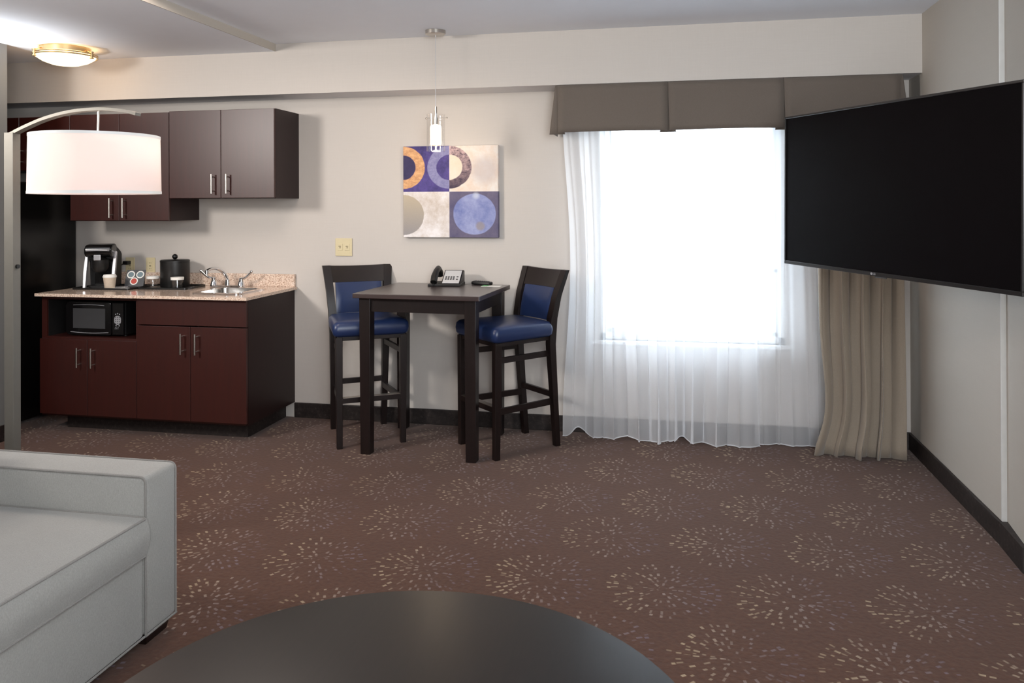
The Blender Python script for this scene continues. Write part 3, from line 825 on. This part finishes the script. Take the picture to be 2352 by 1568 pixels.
# ------------------------------------------------------------------ pendant lamp
PX, PY = -1.392, -.417
r = thing('pendant_light', 'small glass cylinder pendant light hanging above the tall table', 'lamp', (PX, PY, H))
bm = BM(); lathe(bm, [(0, -.0005), (.060, -.0005), (.060, -.022), (.054, -.026), (0, -.026)], seg=40); obj('canopy', bm, M_steel, r, True)
bm = BM(); cyl(bm, (0, 0, -.026), (0, 0, 1.995-H), .0016, seg=8); obj('cord', bm, M_silver, r, True)
bm = BM(); cyl(bm, (0, 0, 1.93-H), (0, 0, 1.995-H), .0075, seg=16); cyl(bm, (0, 0, 1.875-H), (0, 0, 1.93-H), .013, seg=16)
box(bm, -.056, .068, -.002, .002, 1.925-H, 1.929-H); sphere(bm, (.068, 0, 1.927-H), .005, 10); sphere(bm, (-.058, 0, 1.927-H), .006, 10); obj('socket', bm, M_steel, r, True)
bm = BM(); z0, z1 = 1.730-H, 1.948-H
lathe(bm, [(.055, z0), (.055, z1), (.051, z1), (.051, z0)], seg=48, close=True); obj('outer_glass', bm, M_plastic_clear, r, True)
bm = BM(); lathe(bm, [(.033, 1.772-H), (.033, 1.872-H), (.028, 1.885-H), (.012, 1.888-H)], seg=32)
obj('frosted_shade', bm, glow('frosted pendant glass lit', (255, 226, 190), 9.0), r, True)
# ------------------------------------------------------------------ flush ceiling lamp
FX, FY = -3.72, -.64
r = thing('ceiling_light', 'round flush ceiling light with brass rings over the kitchenette', 'lamp', (FX, FY, KZ))
bm = BM(); lathe(bm, [(0, -.0005), (.142, -.0005), (.142, -.030), (.138, -.030), (.138, -.004)], seg=56); obj('pan', bm, M_brass, r, True)
bm = BM()
for z in (-.043, -.055):
    rr = .178
    pts = [(rr*math.cos(2*PI*i/64), rr*math.sin(2*PI*i/64), z) for i in range(65)]; tube(bm, pts, .0045, 8, caps=False)
obj('ring', bm, M_brass, r, True)
bm = BM(); lathe(bm, [(.172, -.049), (.165, -.062), (.13, -.085), (.08, -.103), (.0, -.110)], seg=56)
obj('glass_bowl', bm, glow('lit ceiling bowl', (255, 228, 186), 2.6), r, True)
bm = BM(); lathe(bm, [(.137, -.030), (.15, -.048)], seg=56); obj('lit_gap', bm, glow('lit gap of ceiling lamp', (255, 200, 130), 7), r, True)
for i in range(3):
    a = math.radians(-118+120*i); cx, cy = .18*math.cos(a), .18*math.sin(a)
    bm = BM(); cyl(bm, (cx, cy, -.028), (cx, cy, -.068), .008, seg=14); cyl(bm, (cx, cy, -.036), (cx*.78, cy*.78, -.016), .004, seg=8)
    for z in (-.030, -.049, -.066): cyl(bm, (cx, cy, z), (cx, cy, z-.006), .012, seg=14)
    obj('clip_post', bm, M_brass, r, True)

# ------------------------------------------------------------------ arc floor lamp
LY = -2.2
r = thing('arc_floor_lamp', 'arched brushed steel floor lamp with a white drum shade', 'lamp', (-2.64, LY, 0))
ox = 2.64
ca, sa = math.cos(math.radians(20)), math.sin(math.radians(20))
def loc(x, y): return (x, y)
bm = BM(); box(bm, -.14, .24, -.15, .15, 0, .022, .004); obj('base', bm, M_pole, r)
bm = BM(); hexa(bm, *[[(sx*.0205, sy*.0205, z) for sx, sy in ((-1,-1),(1,-1),(1,1),(-1,1))] for z in (.022, 1.712)], .0015)
bmesh.ops.rotate(bm, verts=bm.verts, cent=(0, 0, 0), matrix=Matrix.Rotation(math.radians(4), 3, 'Z'))
obj('pole', bm, M_pole, r)
bm = BM()
v = Vector((math.sin(math.radians(-16))*-1, math.cos(math.radians(-16)), 0))
cyl(bm, Vector((.0205, 0, 1.170)), Vector((.029, 0, 1.170)), .0085, seg=14); obj('tightening_knob', bm, M_black, r, True)
# arc
P = [Vector(p) for p in ((-.016, 0, 1.698), (.065, 0, 1.732), (.165, 0, 1.766), (.286, 0, 1.790), (.415, 0, 1.796), (.525, 0, 1.785), (.576, 0, 1.772))]
def cr(P, t):
    Q = [P[0]*2-P[1]]+P+[P[-1]*2-P[-2]]
    n = len(P)-1; i = min(int(t*n), n-1); u = t*n-i; a, b, c, d = Q[i:i+4]
    return .5*((2*b)+(c-a)*u+(2*a-5*b+4*c-d)*u*u+(3*b-a-3*c+d)*u**3)
pts = [cr(P, i/32) for i in range(33)]
sweep_rect(bm2 := BM(), pts, lambda i: Vector((0, 1, 0)), .034, .012); obj('arc_arm', bm2, M_pole, r)
SX = -2.252+ox
bm = BM(); cyl(bm, (SX+.012, 0, 1.792), (SX+.006, 0, 1.64), .0045, seg=12); obj('hanging_rod', bm, M_steel, r, True)
bm = BM(); R0, R1 = .238, .234
lathe(bm, [(R0, 1.462), (R1, 1.692), (R1-.003, 1.692), (R0-.003, 1.462)], (SX, 0, 0), 72, close=True); s = obj('drum_shade', bm, M_shade, r, True)
bm = BM()
for z, rr in ((1.4665, R0+.0012), (1.6875, R1+.0012)):
    lathe(bm, [(rr, z-.0055), (rr, z+.0055), (rr-.0008, z+.0055), (rr-.0008, z-.0055)], (SX, 0, 0), 72, close=True)
obj('shade_trim', bm, M_white, s, True)
bm = BM(); sphere(bm, (SX, 0, 1.585), .03, 16); cyl(bm, (SX, 0, 1.61), (SX, 0, 1.65), .014); obj('bulb', bm, glow('warm bulb', (255, 232, 214), 6), r, True)
bm = BM()
for k in range(3):
    a = 2*PI*k/3; cyl(bm, (SX, 0, 1.665), (SX+.233*math.cos(a), .233*math.sin(a), 1.665), .002, seg=6)
obj('spider', bm, M_steel, s)

# ------------------------------------------------------------------ sofa
def rbox(bm, x0, x1, y0, y1, z0, z1, b=.02): box(bm, x0, x1, y0, y1, z0, z1, b, 4)
r = thing('sofa', 'light grey upholstered sofa with piped edges and low square arm', 'sofa', (-2.12, -3.48, 0))
ox, oy = 2.12, 3.48
SA = [(-2.562, -2.722), (-4.24, -4.40)]
for (a, b) in SA:
    bm = BM(); rbox(bm, -2.62+ox, -1.655+ox, b+oy, a+oy, .045, .552, .016); arm = obj('arm', bm, M_sofa, r, True)
    # piping around both long faces and the front face of the arm
    bm = BM()
    for yy, s in ((b, -1), (a, 1)):
        y = yy+oy+s*(-.004)
        x1, z1, rr = -1.657+ox, .550, .02
        pts = [(-2.60+ox, y+s*.002, z1), (x1-rr, y+s*.002, z1)]+[(x1-rr+rr*math.sin(t), y+s*.002, z1-rr+rr*math.cos(t)) for t in [PI/2*i/6 for i in range(1, 7)]]+[(x1, y+s*.002, .05)]
        tube(bm, pts, .0038, 8)
    tube(bm, [(-1.656+ox, b+oy, .047), (-1.656+ox, a+oy, .047)], .0038, 8)
    obj('piping', bm, M_pipe, arm, True)
bm = BM(); rbox(bm, -2.58+ox, -1.660+ox, -4.239+oy, -2.723+oy, .045, .300, .012); fr = obj('front_frame', bm, M_sofa, r, True)
bm = BM(); tube(bm, [(-1.658+ox, -4.239+oy, .047), (-1.658+ox, -2.725+oy, .047)], .0035, 8); obj('piping', bm, M_pipe, fr, True)
for (a, b) in ((-3.48, -2.724), (-4.238, -3.482)):
    bm = BM()
    # crowned cushion
    n = 12; x0, x1 = -2.36+ox, -1.650+ox; y0, y1 = a+oy+.002, b+oy-.002
    def crown(u, v): return .018*(1-(2*u-1)**4)*(1-(2*v-1)**4)
    top = [[bm.verts.new((x0+(x1-x0)*i/n, y0+(y1-y0)*j/n, .424+crown(i/n, j/n))) for j in range(n+1)] for i in range(n+1)]
    bot = [[bm.verts.new((x0+(x1-x0)*i/n, y0+(y1-y0)*j/n, .306)) for j in range(n+1)] for i in range(n+1)]
    for i in range(n):
        for j in range(n):
            bm.faces.new((top[i][j], top[i+1][j], top[i+1][j+1], top[i][j+1])); bm.faces.new((bot[i][j], bot[i][j+1], bot[i+1][j+1], bot[i+1][j]))
    def bulge(P, Q, nrm):
        m = len(P); rows = [P]
        for k in range(1, 6):
            t = k/6; rows.append([bm.verts.new(P[i].co.lerp(Q[i].co, t)+nrm*.014*math.sin(PI*t)) for i in range(m)])
        rows.append(Q)
        for A_, B_ in zip(rows, rows[1:]):
            for i in range(m-1): bm.faces.new((A_[i], A_[i+1], B_[i+1], B_[i]))
    bulge([top[n][j] for j in range(n+1)], [bot[n][j] for j in range(n+1)], Vector((1, 0, 0)))
    bulge([top[0][j] for j in range(n+1)], [bot[0][j] for j in range(n+1)], Vector((-.2, 0, 0)))
    bulge([top[i][0] for i in range(n+1)], [bot[i][0] for i in range(n+1)], Vector((0, 0, 0)))
    bulge([top[i][n] for i in range(n+1)], [bot[i][n] for i in range(n+1)], Vector((0, 0, 0)))
    cu = obj('seat_cushion', bm, M_sofa, r, True, 60)
    bm = BM()
    for z in (.424, .307):
        pts = [(x0, y1, z), (x1, y1, z), (x1, y0, z), (x0, y0, z)]
        tube(bm, [pts[0], (x1-.01, y1, z), (x1+.001, y1-.008, z), (x1+.001, y0+.008, z), (x1-.01, y0, z), pts[3]], .0042, 8)
    obj('piping', bm, M_pipe, cu, True)
    bm = BM(); rbox(bm, x0-.20, x0+.0, y0, y1, .43, .80, .05); obj('back_cushion', bm, M_sofa, r, True)
bm = BM(); rbox(bm, -2.64+ox-.09, -2.585+ox, -4.24+oy, -2.722+oy, .045, .74, .03); obj('sofa_back', bm, M_sofa, r, True)
for x in (-1.735, -2.60):
    for y in (-2.635, -4.325):
        bm = BM(); hexa(bm, [(x-.055+ox, y-.055+oy, 0), (x+.055+ox, y-.055+oy, 0), (x+.055+ox, y+.055+oy, 0), (x-.055+ox, y+.055+oy, 0)],
                        [(x-.065+ox, y-.062+oy, .046), (x+.065+ox, y-.062+oy, .046), (x+.065+ox, y+.062+oy, .046), (x-.065+ox, y+.062+oy, .046)], .002)
        obj('leg', bm, M_espresso, r)

# ------------------------------------------------------------------ coffee table
r = thing('coffee_table', 'large round dark wood coffee table in the foreground', 'table', (-.513, -3.653, 0))
bm = BM(); lathe(bm, [(0, .45), (.5925, .45), (.5944, .448), (.5944, .417), (.590, .414), (0, .414)], seg=128); obj('tabletop', bm, M_coffee, r, True)
bm = BM(); lathe(bm, [(.46, .414), (.46, .36), (.44, .36), (.44, .414)], seg=96, close=True); obj('apron', bm, M_espresso, r, True)
for k in range(4):
    a = PI/4+k*PI/2; x, y = .43*math.cos(a), .43*math.sin(a)
    bm = BM(); box(bm, x-.03, x+.03, y-.03, y+.03, 0, .414, .002); obj('leg', bm, M_espresso, r)

# ------------------------------------------------------------------ valance
def cloth_wall(name, rows, mat, parent=None, thick=.003):
    """rows: list of lists of points (same length); builds a sheet with thickness"""
    bm = BM(); V = [[bm.verts.new(p) for p in row] for row in rows]
    for a, b in zip(V, V[1:]):
        for i in range(len(a)-1): bm.faces.new((a[i], a[i+1], b[i+1], b[i]))
    o = obj(name, bm, mat, parent, True, 50)
    if thick:
        m = o.modifiers.new('Solidify', 'SOLIDIFY'); m.thickness = thick; m.offset = 0
    return o
VX0, VX1 = -.688, 1.204
VT, VB = 2.121, 1.838
VY = -.268
r = thing('window_valance', 'taupe pleated valance across the top of the window', 'valance', (.258, VY, VT))
vx, vz = -.258, -VT
bm = BM(); box(bm, VX0+.01+vx, VX1-.01+vx, .012, .262, -.022, -.003); obj('mounting_board', bm, M_valance, r)
panels = [(VX0, -.044), (-.044, .593), (.593, VX1)]
for i, (a, b) in enumerate(panels):
    rows = []
    for j in range(9):
        t = j/8; z = -.001-(VT-VB)*t
        row = []
        for k in range(15):
            u = k/14; x = a+(b-a)*u
            sp = .004 if i == 0 and False else .0
            sh = (-.004*(1-t)) if 0 else 0
            edge = .014*t*(math.exp(-((u)/.07)**2)*1+math.exp(-((1-u)/.07)**2))
            gap = .0015+.006*t
            xx = x+(gap if u < .001 else (-gap if u > .999 else 0))
            y = -.018*t-edge+.003*math.sin(u*6+i)*t
            row.append((xx+vx, y, z+.004*math.sin(PI*u)*t))
        rows.append(row)
    cloth_wall('valance_panel', rows, M_valance, r, .004)
for x in (VX0, -.044, .593, VX1):
    # inner pleat behind every seam, a little longer than the face
    rows = []
    for j in range(7):
        t = j/6; z = -.004-(VT-VB+.006)*t; hw = .012+.034*t
        rows.append([(x+vx+hw*u, .004+.0*t-.008*t, z) for u in (-1, -.5, 0, .5, 1)])
    cloth_wall('pleat_insert', rows, M_valance, r, .004)
for s, x in ((-1, VX0), (1, VX1)):
    rows = []
    for j in range(9):
        t = j/8; z = -.001-(VT-VB)*t; fl = s*(.006+.030*t)
        rows.append([(x+vx+fl*(1 if q > 0 else .15), .002+.255*q*(.98), z) for q in (0, .08, .3, .6, 1)])
    cloth_wall('valance_return', rows, M_valance, r, .004)

# ------------------------------------------------------------------ sheer curtains
def curtain(name, label, cat, x0, x1, ybase, ztop, mat, hem_mat, folds, nu, zbot_fn, top_amp=.012, bot_amp=.03, edges=None, thick=0, hemr=.003, group=None, seed=1, loop=.35, drift=None):
    rnd = random.Random(seed)
    ph = [rnd.uniform(-.5, .5) for _ in range(folds+2)]
    am = [rnd.uniform(.55, 1.3) for _ in range(folds+2)]
    nv = 34; rows = []
    for j in range(nv+1):
        t = j/nv; row = []
        for i in range(nu+1):
            u = i/nu
            # base curve with omega shaped folds
            f = u*folds; k = int(f) if f < folds else folds-1; fu = f-k
            A = (am[k]*(1-fu)+am[k+1]*fu)
            P = (ph[k]*(1-fu)+ph[k+1]*fu)
            w = 2*PI*(f+P*t*.8)
            amp = (top_amp*(1-t)+bot_amp*t*A)
            x = x0+(x1-x0)*u
            if edges: x += edges(u, t)
            x += loop*amp*math.sin(2*w)*(0.5+t)
            y = ybase-amp*math.sin(w)-.3*amp*math.sin(w*2.7+k)
            if drift: y += drift(u, t)
            zb = zbot_fn(x) if zbot_fn else 0
            z = ztop+(zb-ztop)*t
            row.append((x, y, z))
        rows.append(row)
    root = thing(name, label, cat, ((x0+x1)/2, ybase, 0), 0, group)
    rr = [[(p[0]-root.location.x, p[1]-root.location.y, p[2]) for p in row] for row in rows]
    o = cloth_wall('curtain_cloth', rr, mat, root, thick)
    if hem_mat:
        bm = BM(); tube(bm, [Vector(p)+Vector((0, 0, hemr)) for p in rr[-1]], hemr, 6); h = obj('hem', bm, hem_mat, o, True)
    return root
def zb1(x):
    z = .006+.010*max(0, math.sin(x*11+1))
    z += .060*math.exp(-((x+.585)/.045)**2)+.022*math.exp(-((x+.30)/.07)**2)+.028*math.exp(-((x-.02)/.04)**2)
    return z
def e1(u, t):   # the free left edge swings in at mid height and out at the bottom
    return (.05*math.sin(PI*min(1, t*1.0))**2)*max(0, 1-u*4)
curtain('sheer_curtain', 'wide white sheer curtain panel over the window, next to the blue stool', 'curtain', -.675, .475, -.158, 2.09, M_sheer, M_hem, 9, 420, zb1, .012, .030, e1, seed=4, group='sheer window curtains')
curtain('sheer_curtain', 'narrow white sheer curtain panel partly tucked behind the brown drape', 'curtain', .450, .90, -.082, 2.09, M_sheer, M_hem, 3, 180, lambda x: .006, .008, .016, None, seed=9, group='sheer window curtains')
# drape
def e2(u, t):
    a = .0
    a += (1-u)*(-.045*math.exp(-((t-1)/.07)**2)+.03*math.exp(-((t-.85)/.14)**2))
    return a
curtain('window_drape', 'taupe brown drape hanging right of the window below the television', 'curtain', .775, 1.215, -.205, 2.09, M_drape, None, 4, 220, lambda x: .004, .030, .045, e2, thick=.003, seed=5, loop=.30,
        drift=lambda u, t: -.02*math.exp(-((t-1)/.10)**2)*(.5+.5*math.sin(u*17)))

# ------------------------------------------------------------------ television
th = math.radians(26.5)
W_TV, H_TV = 1.365, .727
r = thing('television', 'large flat black television on a wall arm at the right', 'television', (.533+W_TV/2*math.sin(th), -.8-W_TV/2*math.cos(th), 1.4825))
# local x runs from the far (left) end to the near end, local -y is the viewing side
Rz = Matrix.Rotation(math.atan2(-math.cos(th), math.sin(th)), 4, 'Z') @ Matrix.Rotation(math.radians(.75), 4, 'Y')
r.rotation_euler = Rz.to_euler()
r.location.z -= .012
hw, hh = W_TV/2, H_TV/2
bm = BM(); box(bm, -hw, hw, .004, .022, -hh, hh, .003); box(bm, -hw*.62, hw*.62, .022, .055, -hh*.75, hh*.45, .01); obj('housing', bm, M_black_matte, r)
bm = BM(); b = .010
for a in ((-hw, hw, -hh, -hh+.016), (-hw, hw, hh-b, hh), (-hw, -hw+b, -hh+.016, hh-b), (hw-b, hw, -hh+.016, hh-b)):
    box(bm, a[0], a[1], -.006, .004, a[2], a[3], .0015, 1)
bz = obj('bezel', bm, M_bezel, r)
bm = BM(); box(bm, -hw+b, hw-b, -.002, .003, -hh+.016, hh-b); obj('screen', bm, M_screen, r)
Mt = Matrix.Translation((-.035, -.0066, -hh+.0085)) @ Matrix.Rotation(PI/2, 4, 'X')
lg = text_bm('LG', .013, Mt, .0004)
cyl(lg, (-.052, -.0062, -hh+.0085), (-.052, -.0070, -hh+.0085), .0055, seg=20)
obj('logo', lg, M_silver, bz)
bm = BM(); box(bm, -.035, .035, -.006, .0, -hh-.006, -hh-.0005, .002); obj('power_light_tab', bm, M_dgrey, r)
bm = BM(); box(bm, -.10, .22, .056, .066, -.16, .16, .002); obj('mount_plate', bm, M_black_matte, r)
# wall arm: a thing of its own carried by the wall
TVc = Vector((.533+W_TV/2*math.sin(th), -.8-W_TV/2*math.cos(th), 1.47))
a0 = r.location + Rz.to_3x3() @ Vector((.06, .07, 0))
wm = thing('television_wall_mount', 'black wall arm behind the television', 'bracket', (XR-.001, -1.20, 1.47))
bm = BM(); box(bm, -.016, 0, -.05, .05, -.11, .11, .003); obj('wall_plate', bm, M_black_matte, wm)
bm = BM(); e = a0-wm.location
tube(bm, [(-.012, 0, .02), (e.x, e.y, .02)], .014, 8); tube(bm, [(-.012, 0, -.02), (e.x, e.y, -.02)], .014, 8); obj('arm', bm, M_black_matte, wm)

# ------------------------------------------------------------------ lights
def area(name, loc, target, size, power, color, sy=None, spread=None):
    d = bpy.data.lights.new(name, 'AREA'); d.size = size; d.energy = power; d.color = color
    if sy: d.shape = 'RECTANGLE'; d.size_y = sy
    if spread: d.spread = spread
    o = bpy.data.objects.new(name, d); C.objects.link(o); o.location = loc
    o.rotation_euler = (Vector(target)-Vector(loc)).to_track_quat('-Z', 'Y').to_euler(); return o
def point(name, loc, power, color, rad):
    d = bpy.data.lights.new(name, 'POINT'); d.energy = power; d.color = color; d.shadow_soft_size = rad
    o = bpy.data.objects.new(name, d); C.objects.link(o); o.location = loc; return o
area('key_light', (-3.9, -3.2, 2.2), (-1.4, 0, 1.1), .5, 31, (1, .94, .885), spread=math.radians(115))
area('overhead_fill', (-2.0, -1.75, 2.43), (-2.1, -1.9, 0), .9, 23, (1, .86, .76))  # added area light under the ceiling, no fixture, imitates bounced flash
area('up_bounce', (.5, -4.9, 1.9), (-.3, -2.2, 3.3), 1.0, 62, (.90, .96, 1))  # added upward light out of view, imitates flash bounced off the ceiling
area('front_fill', (.75, -6.6, 1.1), (-.9, 0, 1.9), 1.0, 72, (.97, .98, 1), 1.5)  # added fill light behind the camera, has no fixture
d = bpy.data.lights.new('ceiling_glow', 'SPOT'); d.energy = 62; d.spot_size = math.radians(125); d.spot_blend = 1; d.color = (.95, .98, 1); d.shadow_soft_size = .1
o = bpy.data.objects.new('ceiling_glow', d); C.objects.link(o); o.location = (-4.0, -1.2, 1.75); o.rotation_euler = (math.radians(180), 0, 0)
point('kitchen_bulb', (FX, FY, KZ-.17), 2.0, (1, .66, .40), .05)
point('kitchen_bulb_upper', (FX, FY, KZ-.034), 1.2, (1, .78, .5), .02)
point('pendant_bulb', (PX, PY, 1.72), 1.6, (1, .78, .52), .03)
point('shade_bulb', (-2.252, LY, 1.585), 3.9, (1, .93, .88), .04)

# world: overcast daylight outside the window
wd = bpy.data.worlds.new('World'); S.world = wd; wd.use_nodes = True
bg = wd.node_tree.nodes['Background']; bg.inputs[0].default_value = (.78, .89, 1.0, 1); bg.inputs[1].default_value = 9.0

# ------------------------------------------------------------------ camera
cam = bpy.data.cameras.new('camera'); co = bpy.data.objects.new('camera', cam); C.objects.link(co); S.camera = co
f, cyp = 1851.9, 464.06; yaw, pit, rol = .2008, -.0034, -.0037
fwd = Vector((-math.sin(yaw)*math.cos(pit), math.cos(yaw)*math.cos(pit), -math.sin(pit)))
right = Vector((math.cos(yaw), math.sin(yaw), 0)); up = right.cross(fwd)
Rr = right*math.cos(rol)+up*math.sin(rol); Uu = -right*math.sin(rol)+up*math.cos(rol)
Mx = Matrix((Rr, Uu, -fwd)).transposed().to_4x4(); Mx.translation = (0, -5.002, 1.412); co.matrix_world = Mx
cam.sensor_fit = 'HORIZONTAL'; cam.sensor_width = 36; cam.lens = 36*f/2352; cam.shift_x = 0; cam.shift_y = -(784-cyp)/2352
cam.clip_start = .02; cam.clip_end = 200
S.view_settings.view_transform = 'Standard'; S.view_settings.look = 'None'; S.view_settings.gamma = 1; S.view_settings.exposure = 0
try: S.view_settings.use_curve_mapping = False
except Exception: pass
